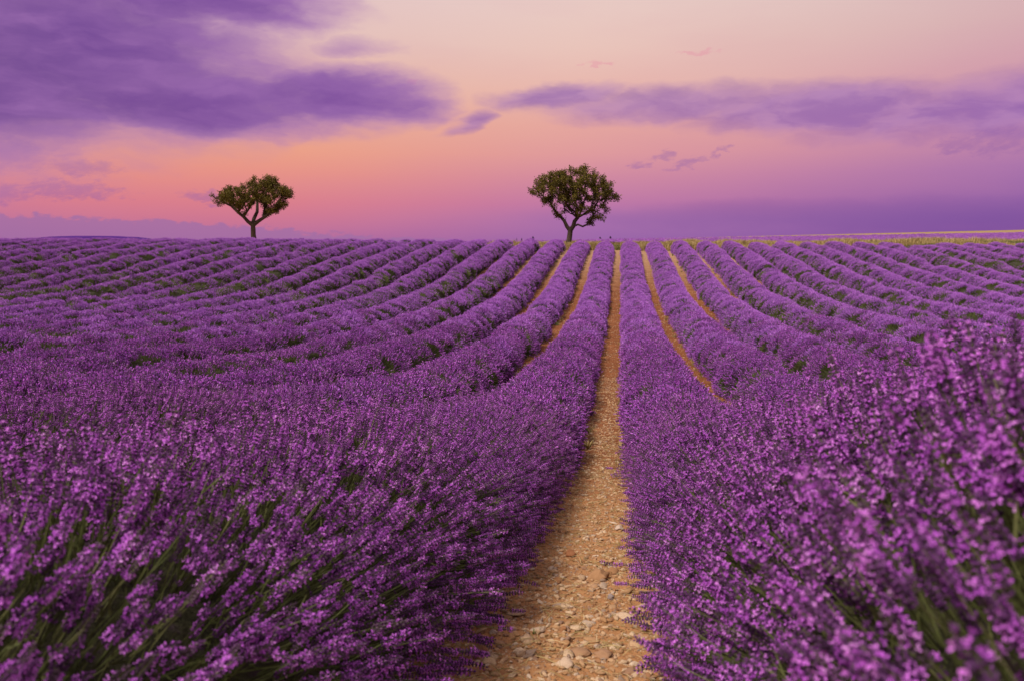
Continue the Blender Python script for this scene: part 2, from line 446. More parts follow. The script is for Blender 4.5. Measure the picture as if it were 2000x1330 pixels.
def near_spike(openness=1.0):
    """origin at the foot of the flower head; stem runs down into the bush"""
    mb = MB()
    L = rnd(.055, .090)
    cx_, cy_ = rnd(-.010, .010), rnd(-.010, .010)
    def axis(z):
        k = z / .08
        return Vector((cx_ * k * k if z > 0 else 0, cy_ * k * k if z > 0 else 0, z))
    bx_, by_ = rnd(-.04, .04), rnd(-.04, .04)
    pts = [Vector((bx_ * (s ** 2), by_ * (s ** 2), -.42 * s)) for s in (1, .66, .33, 0)] + [axis(L * .95)]
    mb.tube(pts, [.0017, .0016, .0015, .0013, .0008], 0, rnd(.2, 1))
    for s in (rnd(.15, .3), rnd(.35, .6)):           # narrow leaves low on the stem
        p = Vector((bx_ * s * s, by_ * s * s, -.42 * s)); g = rnd(0, 6.28)
        d = Vector((math.cos(g) * .5, math.sin(g) * .5, .85)).normalized()
        mb.blade(p, d, d.orthogonal().normalized(), rnd(.03, .05), .0018, 0, rnd(0, .8))
    zs = [rnd(-.045, -.025)] if random.random() < .5 else []
    n = random.randint(7, 9)
    zs += [L * i / n for i in range(n)]
    for i, z in enumerate(zs):
        k = max(0, z) / L
        r = (.0050 + .0026 * math.sin(math.pi * min(1, .25 + k * .75))) * (1.0 if z >= 0 else .85)
        nb = 6 if k < .8 else 4
        ph = rnd(0, 6.28); opn = random.choice((.08, .35, .7, .92, 1.0)) * openness
        for j in range(nb):
            g = ph + j * 6.283 / nb + rnd(-.2, .2)
            o = Vector((math.cos(g), math.sin(g), 0))
            d = (o * rnd(.7, 1.0) + Vector((0, 0, rnd(.6, .95)))).normalized()
            c = axis(z) + o * r * .25
            ln = rnd(.0065, .0085)
            mb.bud(c, d, ln, rnd(.0021, .0028), 1, rnd(0, 1), 4, rnd(0, 1.5), .55)
            if random.random() < opn:
                p = c + d * ln * .85
                a = d.orthogonal().normalized(); b = d.cross(a)
                s = rnd(.0027, .0040); tt = rnd(.15, 1)
                rot = rnd(0, 3.14)
                a, b = a * math.cos(rot) + b * math.sin(rot), b * math.cos(rot) - a * math.sin(rot)
                q = p + d * .003
                mb.poly([p, p + (a + b * .55) * s + d * .0025, q + a * s * 1.45, p + (a - b * .55) * s + d * .0025], 2, tt)
                mb.poly([p, p + (-a - b * .55) * s + d * .0025, q - a * s * 1.3, p + (-a + b * .55) * s + d * .0025], 2, tt * .9)
                mb.poly([p - b * .2 * s, p + (b + a * .4) * s + d * .002, q + b * s * 1.3, p + (b - a * .4) * s + d * .002], 2, tt)
    mb.bud(axis(L * .97), Vector((0, 0, 1)), .009, .0032, 1, .5)
    return mb.mesh('flower_spike', [M['stem'], M['calyx'], M['petal']])

def green_spray():
    mb = MB()
    for q in range(4):
        g = rnd(0, 6.28); lean = rnd(.02, .12)
        pts = [Vector((math.cos(g) * lean * s, math.sin(g) * lean * s, -.36 + (.34 + rnd(0, .05)) * s)) for s in (0, .5, 1)]
        mb.tube(pts, [.0018, .0015, .0007], 0, rnd(.2, 1))
        for s in range(5):
            p = pts[0].lerp(pts[2], rnd(.1, .9)); h = rnd(0, 6.28)
            d = Vector((math.cos(h) * .6, math.sin(h) * .6, .8)).normalized()
            mb.blade(p, d, d.orthogonal().normalized(), rnd(.03, .06), .0022, 0, rnd(0, 1))
    return mb.mesh('leaf_spray', [M['stem']])

def tuft(n, half, lod, green=0.0):
    """a patch of flower stems that follows the curve of the bush"""
    mb = MB()
    for q in range(n):
        x, y = rnd(-half, half), rnd(-half, half)
        r2 = x * x + y * y
        base = Vector((x, y, -r2 / 1.4 + random.gauss(0, .022)))
        d = (Vector((x / .8, y / .8, 1)) + Vector((random.gauss(0, .20), random.gauss(0, .20), 0))).normalized()
        L = rnd(.050, .085)
        tt = min(1, max(0, random.gauss(.5, .25)))
        if random.random() < green:
            s = d.orthogonal().normalized()
            mb.blade(base - d * .16, d, s, rnd(.14, .22), .004 if lod == 1 else .007, 0, rnd(.45, 1))
            continue
        s = d.orthogonal().normalized().cross(d) if random.random() < .5 else d.orthogonal().normalized()
        w = .0017 if lod == 1 else .0035
        b0 = base - d * .2
        mb.poly([b0 - s * w, b0 + s * w, base + s * w, base - s * w], 0, rnd(.1, .9))
        if lod == 1:
            nn = 4
            for i in range(nn):
                c = base + d * (L * i / nn) + jit(.003)
                dd = (d + jit(.5)).normalized()
                if random.random() < .48: mb.bud(c, dd, L / nn * 1.5, rnd(.0062, .0092), random.choice((2, 2, 3)), min(1, max(0, tt + rnd(-.4, .3))), 3, rnd(0, 2))
                else: mb.bud(c, dd, L / nn * 1.5, rnd(.0062, .0088), 1, rnd(0, 1), 3, rnd(0, 2))
        else:
            mb.bud(base, (d + jit(.1)).normalized(), L * .62, rnd(.010, .0135), 3, max(0, tt - .1), 3, rnd(0, 2))
            mb.bud(base + d * L * .45 + jit(.004), (d + jit(.25)).normalized(), L * .6, rnd(.008, .0115), 3, min(1, tt + rnd(-.1, .35)), 3, rnd(0, 2))
    return mb.mesh('bloom_tuft', [M['stem'], M['calyx'], M['petal'], M['far_bloom']])

NEAR = [near_spike(o) for o in (1, 1, 1, 1, 1, 1, 1, .9, .7, .35, .08, .03)]; NEAR_G = [green_spray() for _ in range(3)]
LEV = (.05, .28, .52, .76)
MIDT = [tuft(54, .14, 1, g) for g in LEV for _ in range(3)]
FART = [tuft(84, .21, 2, g) for g in LEV for _ in range(3)]

# geometry-node scatterer: real instanced geometry for pieces nobody could count
PROTO = {}
def proto_obj(me):
    if me.name not in PROTO: PROTO[me.name] = bpy.data.objects.new(me.name, me)
    return PROTO[me.name]
def scatter_tree(name, meshes):
    ng = bpy.data.node_groups.new(name, 'GeometryNodeTree')
    ng.interface.new_socket('Geometry', in_out='INPUT', socket_type='NodeSocketGeometry')
    ng.interface.new_socket('Geometry', in_out='OUTPUT', socket_type='NodeSocketGeometry')
    N, Lk = ng.nodes, ng.links
    gi, go = N.new('NodeGroupInput'), N.new('NodeGroupOutput')
    g2i = N.new('GeometryNodeGeometryToInstance')
    for me in reversed(meshes):
        oi = N.new('GeometryNodeObjectInfo'); oi.inputs[0].default_value = proto_obj(me)
        oi.inputs['As Instance'].default_value = False
        Lk.new(oi.outputs['Geometry'], g2i.inputs[0])
    m2p = N.new('GeometryNodeMeshToPoints'); Lk.new(gi.outputs[0], m2p.inputs[0])
    iop = N.new('GeometryNodeInstanceOnPoints')
    Lk.new(m2p.outputs[0], iop.inputs['Points']); Lk.new(g2i.outputs[0], iop.inputs['Instance'])
    iop.inputs['Pick Instance'].default_value = True
    for nm, ty, sock in (('pick', 'INT', 'Instance Index'), ('rot', 'QUATERNION', 'Rotation'), ('scl', 'FLOAT_VECTOR', 'Scale')):
        na = N.new('GeometryNodeInputNamedAttribute'); na.data_type = ty; na.inputs['Name'].default_value = nm
        out = [o for o in na.outputs if o.enabled and o.name == 'Attribute'][0]
        Lk.new(out, iop.inputs[sock])
    Lk.new(iop.outputs[0], go.inputs[0])
    return ng
def quats(D, spin):
    """rotate +Z to D after a spin about Z; arrays -> (n,4) wxyz"""
    D = D / np.linalg.norm(D, axis=1, keepdims=True)
    w = 1 + D[:, 2]; q = np.stack([w, -D[:, 1], D[:, 0], np.zeros(len(D))], 1)
    bad = w < 1e-4; q[bad] = (0, 1, 0, 0)
    q /= np.linalg.norm(q, axis=1, keepdims=True)
    c, s = np.cos(spin / 2), np.sin(spin / 2)
    return np.stack([q[:, 0] * c - q[:, 3] * s, q[:, 1] * c + q[:, 2] * s, q[:, 2] * c - q[:, 1] * s, q[:, 3] * c + q[:, 0] * s], 1)
def scatter(name, tree, P, Q, scl, pick, mats, parent=None, **props):
    me = bpy.data.meshes.new(name)
    n = len(P)
    me.vertices.add(n); me.vertices.foreach_set('co', P.reshape(-1).astype(np.float32))
    a = me.attributes.new('rot', 'QUATERNION', 'POINT'); a.data.foreach_set('value', Q.reshape(-1).astype(np.float32))
    a = me.attributes.new('scl', 'FLOAT_VECTOR', 'POINT')
    if scl.ndim == 1: scl = np.repeat(scl[:, None], 3, 1)
    a.data.foreach_set('vector', scl.reshape(-1).astype(np.float32))
    a = me.attributes.new('pick', 'INT', 'POINT'); a.data.foreach_set('value', pick.astype(np.int32))
    for x in mats: me.materials.append(x)
    o = link_obj(name, me, parent, kind='stuff', **props)
    md = o.modifiers.new('scatter', 'NODES'); md.node_group = tree
    return o
T_NEAR = scatter_tree('near_scatter', NEAR + NEAR_G)
T_MID = scatter_tree('mid_scatter', MIDT)
T_FAR = scatter_tree('far_scatter', FART)
LAVM = [M['stem'], M['calyx'], M['petal'], M['far_bloom']]

# ------------------------------------------------------------------ rows
ORD = ['first', 'second', 'third', 'fourth', 'fifth', 'sixth', 'seventh', 'eighth', 'ninth', 'tenth', 'eleventh', 'twelfth', 'thirteenth',
       'fourteenth', 'fifteenth', 'sixteenth', 'seventeenth', 'eighteenth', 'nineteenth', 'twentieth', 'twenty-first', 'twenty-second',
       'twenty-third', 'twenty-fourth', 'twenty-fifth', 'twenty-sixth', 'twenty-seventh', 'twenty-eighth', 'twenty-ninth', 'thirtieth']
th = np.linspace(-math.radians(93), math.radians(93), 200)
def section(t):
    s, c = np.sin(t), np.cos(t)
    return np.sign(s) * np.abs(s) ** 0.92, np.sign(c) * np.abs(c) ** 0.80
_px, _pz = section(th)
_arc = np.concatenate([[0], np.cumsum(np.hypot(np.diff(_px * .72), np.diff(_pz * .72)))])
PERIM = _arc[-1]

class Row:
    def __init__(self, k):
        self.k = k; self.rng = np.random.default_rng(100 + k)
        self.X = GAP0 + (k + .5) * PITCHR
        if self.X < 0: self.y0 = max(-.3, -self.X / .86 - 4.5)
        else: self.y0 = max(-.3, self.X / .48 - 5.5)
        self.y1 = 64.0 + self.rng.uniform(-.5, .5)
        if self.X < 0: self.y1 = (self.y1 - .30 * self.X) / (1 - .0080 * self.X)
        self.y0 = min(self.y0, self.y1 - 6)
        c = [self.y0 - 2]
        while c[-1] < self.y1 + 2: c.append(c[-1] + self.rng.uniform(1.0, 2.3))
        self.c = np.array(c); n = len(c)
        self.mid = (self.c[1:] + self.c[:-1]) / 2
        self.amp = self.rng.uniform(.03, .085, n)
        self.size = np.clip(self.rng.normal(1, .035, n), .9, 1.08)
        patch = fbm(np.full(n, self.X) * .13, self.c * .16, 31, 3)
        self.bloom = np.clip(1.18 - 1.0 * np.clip(patch - .50, 0, 1) * 2.4, .3, 1)
        if self.X < -4:      # thin flowering across the hollow on the left
            hol = np.exp(-((self.c - 34) / 4.5) ** 2) * min(1, (-self.X - 4) / 8)
            self.bloom *= 1 - .72 * hol * self.rng.uniform(.45, 1, n)
            self.size *= 1 - .10 * hol
        weak = self.rng.random(n) < (.035 if k not in (0, -1) else 0)
        weak &= self.c > 12
        self.size[weak] *= self.rng.uniform(.62, .85, weak.sum()); self.bloom[weak] *= .62
    def shape(self, Y):
        i = np.searchsorted(self.mid, Y)
        i = np.clip(i, 0, len(self.c) - 1)
        lo = np.where(i > 0, self.mid[np.maximum(i - 1, 0)], self.c[0] - .8)
        hi = np.where(i < len(self.mid), self.mid[np.minimum(i, len(self.mid) - 1)], self.c[-1] + .8)
        t = np.clip(2 * (Y - (lo + hi) / 2) / np.maximum(hi - lo, .1), -1, 1)
        dome = (1 - self.amp[i]) + self.amp[i] * np.sqrt(1 - .92 * t * t)
        # sizes blended between neighbours
        f = np.interp(Y, self.c, self.size) * dome
        endcap = np.sqrt(np.clip((self.y1 + .3 - Y) / .7, 0, 1))
        H = .72 + .06 * (fbm(Y * .4, np.full_like(Y, self.X * 3.1), 9, 2) - .5)
        W = .65 + .09 * (fbm(Y * .7, np.full_like(Y, self.X * 7.7 + 50), 19, 2) - .5)
        sd_ = min(1, max(0, (abs(self.X) - 2.2) / 3)); H = H + .10 * sd_; W = W - .04 * sd_
        W = W + .02 * sm(Y, 9, 14)
        if self.k == 0: H = H + .05 * (1 - sm(Y, 4, 8)) + .12 * (1 - sm(Y, 1.5, 3.4)) + .03 * (1 - sm(Y, 1.3, 2.4)); W = W - .075 * (1 - sm(Y, 4, 9))
        if self.k == -1: H = H - .06 * (1 - sm(Y, 2, 5)); W = W - .05 * (1 - sm(Y, 3, 7)) - .02 * (1 - sm(Y, 2, 4))
        return W * f * endcap, H * f * endcap, t, np.interp(Y, self.c, self.bloom), i
    def cx(self, Y):
        return self.X + .05 * (fbm(Y * .12, np.full_like(Y, self.k * 5.3), 77, 2) - .5)
    def surf(self, Y, T, scale=1.0):
        w, h, t, bl, i = self.shape(Y)
        px, pz = section(T)
        x = self.cx(Y) + px * w * scale
        gz = ground_z(self.cx(Y), Y)
        z = gz + .03 + np.maximum(pz, -.02) * h * scale
        return x, z, gz, t, bl, w, h
    def sample(self, dens, sel, rough, spread):
        L = self.y1 - self.y0
        n = int(dens * L * PERIM)
        Y = self.rng.uniform(self.y0, self.y1, n)
        T = np.interp(self.rng.uniform(0, _arc[-1], n), _arc, th)
        keep = sel(Y, self.X + .7 * np.sin(T), self.rng.random(n))
        Y, T = Y[keep], T[keep]; n = len(Y)
        if n == 0: return None
        x, z, gz, t, bl, w, h = self.surf(Y, T)
        cx = self.cx(Y)
        D = np.stack([(x - cx) / .72, t * .18, (z - gz - .12) / .72], 1)
        D[:, 2] = np.maximum(D[:, 2], -.12)
        D += self.rng.normal(0, spread, D.shape) * np.array([1, 1, .6])
        D /= np.linalg.norm(D, axis=1, keepdims=True)
        P = np.stack([x, Y, z], 1)
        off = self.rng.normal(0, rough, n)
        if dens > 100: off = np.where(self.rng.random(n) < .02, self.rng.uniform(.04, .16 if self.k == 0 else .10, n), off)
        P += D * off[:, None]
        return P, D, bl, T
def in_view(P, m=0.0):
    a = np.degrees(np.arctan2(P[:, 0], P[:, 1])); dist = np.hypot(P[:, 0], P[:, 1])
    e = np.degrees(np.arctan2(P[:, 2] - EYE, dist))
    return (a > -44 - m) & (a < 30 + m) & (e > -36 - m)

N1, N2 = 7.0, 24.0
def sel_near(Y, X, r):
    d = np.hypot(Y, X); return d * (1 + .6 * (r - .5)) < N1
def sel_mid(Y, X, r):
    d = np.hypot(Y, X); d = d * (1 + .6 * (r - .5)); return (d >= N1 * .97) & (d < N2)
def sel_far(Y, X, r):
    d = np.hypot(Y, X) * (1 + .6 * (r - .5)); return d >= N2 * .97

GRP = 'lavender rows planted across the field'
def row_label(k):
    n = k + 1 if k >= 0 else -k
    if k == 0: return 'tall lavender row along the right edge of the stony path, blurred spikes up close'
    if k == -1: return 'broad lavender row along the left edge of the stony path, pinkish spikes up close'
    side = 'right' if k >= 0 else 'left'
    return f'rounded purple lavender row, {ORD[n - 1]} to the {side} of the central stony path'
for k in range(-26, 18):
    R = Row(k)
    root = link_obj('lavender_row', None)
    root.location = (R.X, max(R.y0, 0), float(ground_z(R.X, max(R.y0, 0))))
    tag(root, row_label(k), 'lavender row', GRP)
    bpy.context.view_layer.update()
    inv = Matrix.Translation(-root.location)
    off = np.array(root.location)
    # leafy body under the flowers
    step = .22 if abs(k) < 4 else .45
    Yc = np.arange(R.y0, R.y1 + .3, step); Tc = np.linspace(-1.62, 1.62, 15)
    YY, TT = np.meshgrid(Yc, Tc, indexing='ij')
    x, z, gz, t, bl, w, h = R.surf(YY.ravel(), TT.ravel(), .80)
    bumpy = .05 * (fbm(YY.ravel() * 5, TT.ravel() * 4 + k * 9, 3, 2) - .5)
    x = x + bumpy * np.sin(TT.ravel()); z = z + bumpy * np.cos(TT.ravel()) - .02
    Pc = np.stack([x, YY.ravel(), z], 1) - off
    link_obj('foliage', grid_mesh('foliage', Pc.reshape(YY.shape + (3,)), M['core']), root)
    # near: stem by stem
    s = R.sample(680, sel_near, .040, .15)
    if s is not None:
        P, D, bl, T = s
        v = in_view(P, 32); P, D, bl = P[v], D[v], bl[v]
        if len(P):
            n = len(P)
            spin = R.rng.uniform(0, 6.28, n)
            Q = quats(D, spin)
            sc = R.rng.normal(1.0, .14, n).clip(.65, 1.4)
            T = T[v]
            fl = R.rng.random(n) < .90 * bl * (1 - (.5 * sm(np.abs(T), .7, 1.4) if k not in (0, -1) else 0))
            pick = np.where(fl, R.rng.integers(0, len(NEAR), n), len(NEAR) + R.rng.integers(0, len(NEAR_G), n))
            solo = np.zeros(n, bool)
            if k in (0, -1):
                dist = np.linalg.norm(P - np.array([0, 0, EYE]), axis=1)
                cand = np.where(fl & in_view(P, -2.5) & (dist > .35))[0]
                solo[cand[np.argsort(dist[cand])[:300]]] = True
            rest = ~solo
            scatter('blossoms', T_NEAR, P[rest] - off, Q[rest], sc[rest], pick[rest], LAVM, root)
            for j in np.where(solo)[0]:
                o = bpy.data.objects.new('flower_spike', NEAR[pick[j]])
                o.rotation_mode = 'QUATERNION'
                o.rotation_quaternion = Quaternion([float(a) for a in Q[j]])
                o.location = P[j] - off; o.scale = (float(sc[j]),) * 3
                o.parent = root; COL.objects.link(o)
    for nm, sel, dens, tree, rough in (('blossoms', sel_mid, 17.5, T_MID, .020), ('blossoms', sel_far, 8.6, T_FAR, .016)):
        s = R.sample(dens, sel, rough, .10)
        if s is None: continue
        P, D, bl, T = s; n = len(P)
        v = in_view(P, 20); P, D, bl, T = P[v], D[v], bl[v], T[v]; n = len(P)
        if n == 0: continue
        P = P - D * .03
        Q = quats(D, R.rng.uniform(0, 6.28, n))
        hold = R.rng.random(n) > .32 * sm(np.abs(T), .95, 1.35)     # thin at the foot of the bush
        P, D, bl, T, Q = P[hold], D[hold], bl[hold], T[hold], Q[hold]; n = len(P)
        low = sm(np.abs(T), .28, 1.25) * (.8 + .9 * min(1, abs(R.X) / 12))            # fewer flowers low on the flanks, more bare stems
        lev = np.clip((1 - bl) * 3.5 + low * 1.25 + R.rng.normal(0, .32, n), 0, 3.4)
        pick = np.round(lev).clip(0, 3).astype(int) * 3 + R.rng.integers(0, 3, n)
        scatter(nm, tree, P - off, Q, R.rng.uniform(.9, 1.12, n), pick, LAVM, root)

# ------------------------------------------------------------------ stony path between the two middle rows
yp = np.concatenate([np.arange(1.2, 6, .014), np.arange(6, 12, .03), np.arange(12, 66, .12)])
xp = np.linspace(-.5, .5, 64)
XP, YP = np.meshgrid(xp, yp)
XW = XP + GAP0
rel = .040 * fbm(XW * 4, YP * 4, 11, 3) + .026 * fbm(XW * 20, YP * 20, 12, 3) + .035 * np.abs(XP * 2) ** 3
edge = np.clip((.5 - np.abs(XP)) / .04, 0, 1)
ZP = ground_z(XW, YP) + .006 + rel * edge
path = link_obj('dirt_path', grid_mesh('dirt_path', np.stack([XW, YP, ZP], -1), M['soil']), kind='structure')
def path_z(x, y):
    r = .040 * fbm(x * 4, y * 4, 11, 3) + .026 * fbm(x * 20, y * 20, 12, 3) + .035 * np.abs((x - GAP0) * 2) ** 3
    return ground_z(x, y) + .006 + r * np.clip((.5 - np.abs(x - GAP0)) / .04, 0, 1)

import bmesh
def stone_mesh(name, sub, flat, seed, rough=.28, material=None):
    bm = bmesh.new(); bmesh.ops.create_icosphere(bm, subdivisions=sub, radius=1.0)
    r = random.Random(seed)
    ph = [Vector((r.uniform(-1, 1), r.uniform(-1, 1), r.uniform(-1, 1))).normalized() for _ in range(9)]
    cut = [(Vector((r.uniform(-1, 1), r.uniform(-1, 1), r.uniform(-.6, 1))).normalized(), r.uniform(.55, .88)) for _ in range(9)]
    el_ = r.uniform(.62, .95)
    for v in bm.verts:
        c = v.co.copy(); d = 1.0
        for p, a in cut:
            h = c.dot(p)
            if h > a: c -= p * (h - a) * .95
        for i, p in enumerate(ph): d += rough * .18 * math.sin(3.1 * c.dot(p) * (1 + i * .35) + i)
        v.co = Vector((c.x * d, c.y * d * el_, c.z * d * flat))
    for f in bm.faces: f.smooth = True
    me = bpy.data.meshes.new(name); bm.to_mesh(me); bm.free()
    me.materials.append(material or M['stone']); return me
STONES = [stone_mesh('stone', 2, random.uniform(.26, .5), 40 + i, .36) for i in range(10)]
PEB = [stone_mesh('pebble', 1 if i % 2 else 2, random.uniform(.35, .7), 90 + i) for i in range(6)]
for me_ in PEB: me_.polygons.foreach_set('use_smooth', np.zeros(len(me_.polygons), dtype=bool))
r2 = np.random.default_rng(55)
# stones bedded in the path, picked apart one by one
cand = []
for _ in range(2600):
    y = 2.0 + 7.5 * r2.random() ** 1.5
    u = r2.normal(0, .24)
    if abs(u) > .44: continue
    size = min(.036, .0065 * (1 / (r2.random() ** .6 + .03)) * .55 + .007) * (.9 if abs(u) < .2 else 1.15)
    cand.append((size / y, GAP0 + u, y, size))
cand.sort(reverse=True)
for q, x, y, s in cand[:285]:
    o = bpy.data.objects.new('stone', STONES[r2.integers(0, len(STONES))])
    o.location = (x, y, float(path_z(x, y)) + s * .16)
    o.rotation_euler = (r2.normal(0, .15), r2.normal(0, .15), r2.uniform(0, 6.28)); o.scale = (s, s * r2.uniform(.75, 1), s * r2.uniform(.45, .9))
    o.parent = path; COL.objects.link(o)
# grit and small pebbles in the gaps
T_PEB = scatter_tree('pebble_scatter', PEB)
def pebbles(n, xlo, xhi, y0, y1, pw, smin, smax, zf, parent, name):
    y = y0 + (y1 - y0) * r2.random(n) ** pw; x = r2.uniform(xlo, xhi, n)
    s = smin + (smax - smin) * r2.random(n) ** 4
    P = np.stack([x, y, zf(x, y) + s * .18], 1)
    D = np.stack([r2.normal(0, .2, n), r2.normal(0, .2, n), np.ones(n)], 1)
    return P, quats(D, r2.uniform(0, 6.28, n)), s
P, Q, s = pebbles(36000, GAP0 - .47, GAP0 + .47, 1.6, 18, 1.6, .004, .021, path_z, path, 'pebbles')
P2, Q2, s2 = pebbles(7000, GAP0 - .45, GAP0 + .45, 10, 65, 1.2, .008, .032, path_z, path, 'pebbles')
P, Q, s = np.concatenate([P, P2]), np.concatenate([Q, Q2]), np.concatenate([s, s2])
scatter('pebbles', T_PEB, P, Q, np.stack([s, s * r2.uniform(.6, 1, len(s)), s * .75], 1), r2.integers(0, len(PEB), len(P)), [M['stone']], path)
def straw_bits():
    mb = MB()
    for _ in range(4):
        g = rnd(0, 6.28); d = Vector((math.cos(g), math.sin(g), rnd(-.05, .12))); p = Vector((rnd(-.05, .05), rnd(-.05, .05), .004))
        l = rnd(.02, .07)
        mb.tube([p, p + d * l * .5 + Vector((0, 0, rnd(0, .006))), p + d * l], [.0011, .0012, .0007], 0, rnd(.2, 1))
    return mb.mesh('dry_stalk', [M['straw']])
T_ST = scatter_tree('stalk_scatter', [straw_bits() for _ in range(5)])
n = 900
y = 1.8 + 9 * r2.random(n) ** 1.5; x = GAP0 + np.clip(r2.normal(0, .26, n), -.46, .46)
scatter('dry_stalks', T_ST, np.stack([x, y, path_z(x, y) + .003], 1), quats(np.stack([r2.normal(0, .1, n), r2.normal(0, .1, n), np.ones(n)], 1), r2.uniform(0, 6.28, n)),
        r2.uniform(.6, 1.3, n), r2.integers(0, 5, n), [M['straw']], path)
AP, AQ, AS = [], [], []
for k in range(-9, 9):
    if k == 0: continue
    xc = GAP0 + k * PITCHR
    P, Q, s = pebbles(3200, xc - .42, xc + .42, max(6, abs(xc) / .9), 64.5, 1.0, .010, .036, lambda a, b: ground_z(a, b), None, '')
    AP.append(P); AQ.append(Q); AS.append(s)
P, Q, s = np.concatenate(AP), np.concatenate(AQ), np.concatenate(AS)
g = scatter('pebbles', T_PEB, P, Q, s, r2.integers(0, len(PEB), len(P)), [M['stone']])
tag(g, 'small pale pebbles strewn over the soil between the lavender rows', 'pebbles')

# loose bigger stones, one thing each
LOOSE = [
    ('stone', 1168, 1139, 40, .62, (.34, .19, .09), 'largest tan stone lying mid path, touching a smaller stone on its right'),
    ('stone', 1196, 1133, 24, .70, (.31, .165, .075), 'smaller brown stone touching the largest tan stone mid path'),
    ('earth_clod', 1112, 1097, 23, .62, (.30, .12, .05), 'reddish lump of earth by the left lavender edge, beyond the largest tan stone'),
    ('stone', 957, 1318, 28, .72, (.50, .35, .20), 'round tan stone at the near left corner of the path'),
    ('stone', 1015, 1297, 26, .66, (.58, .44, .29), 'pale humped stone near the bottom of the path, right of the round tan stone'),
    ('stone', 1178, 1306, 31, .52, (.34, .20, .11), 'brown rounded stone near the bottom of the path, on its right half'),
    ('stone', 1192, 1187, 15, .80, (.27, .24, .23), 'small blue grey stone standing out on the orange soil'),
    ('stone', 1220, 1223, 42, .34, (.55, .41, .27), 'long flat pale stone beside the right lavender edge'),
    ('stone', 1104, 1321, 34, .40, (.58, .44, .30), 'flat cream stone at the very bottom of the path'),
    ('stone', 1048, 1252, 30, .30, (.56, .43, .29), 'thin flat pale stone left of the path middle'),
    ('stone', 1210, 1046, 17, .85, (.52, .42, .32), 'upright pale grey stone tucked under the right lavender edge'),
    ('stone', 963, 1265, 16, .80, (.62, .50, .37), 'small whitish stone under the left lavender edge'),
    ('earth_clod', 943, 1292, 22, .70, (.36, .19, .09), 'brown clod of earth beside the left lavender edge'),
    ('stone', 1127, 1296, 46, .24, (.36, .21, .11), 'long low brown slab of stone lying across the path'),
]
for i, (nm, x, y, wpx, fl, c, lab) in enumerate(LOOSE):
    gx, gy, dist = px_ground(x, y + wpx * .15)
    r = wpx * dist / FPX / 2 * 1.05
    m_ = mat('loose_stone', flat_stone(c + (1,), (.30, .14, .06, 1)))
    o = link_obj(nm, stone_mesh(nm, 3, fl, 300 + i, .3, m_))
    o.location = (gx, gy, float(path_z(gx, gy)) + r * fl * .62); o.scale = (r, r, r)
    o.rotation_euler = (random.uniform(-.1, .1), random.uniform(-.1, .1), random.uniform(-.35, .35))
    tag(o, lab, 'clod' if nm == 'earth_clod' else 'stone', 'loose stones on the path')

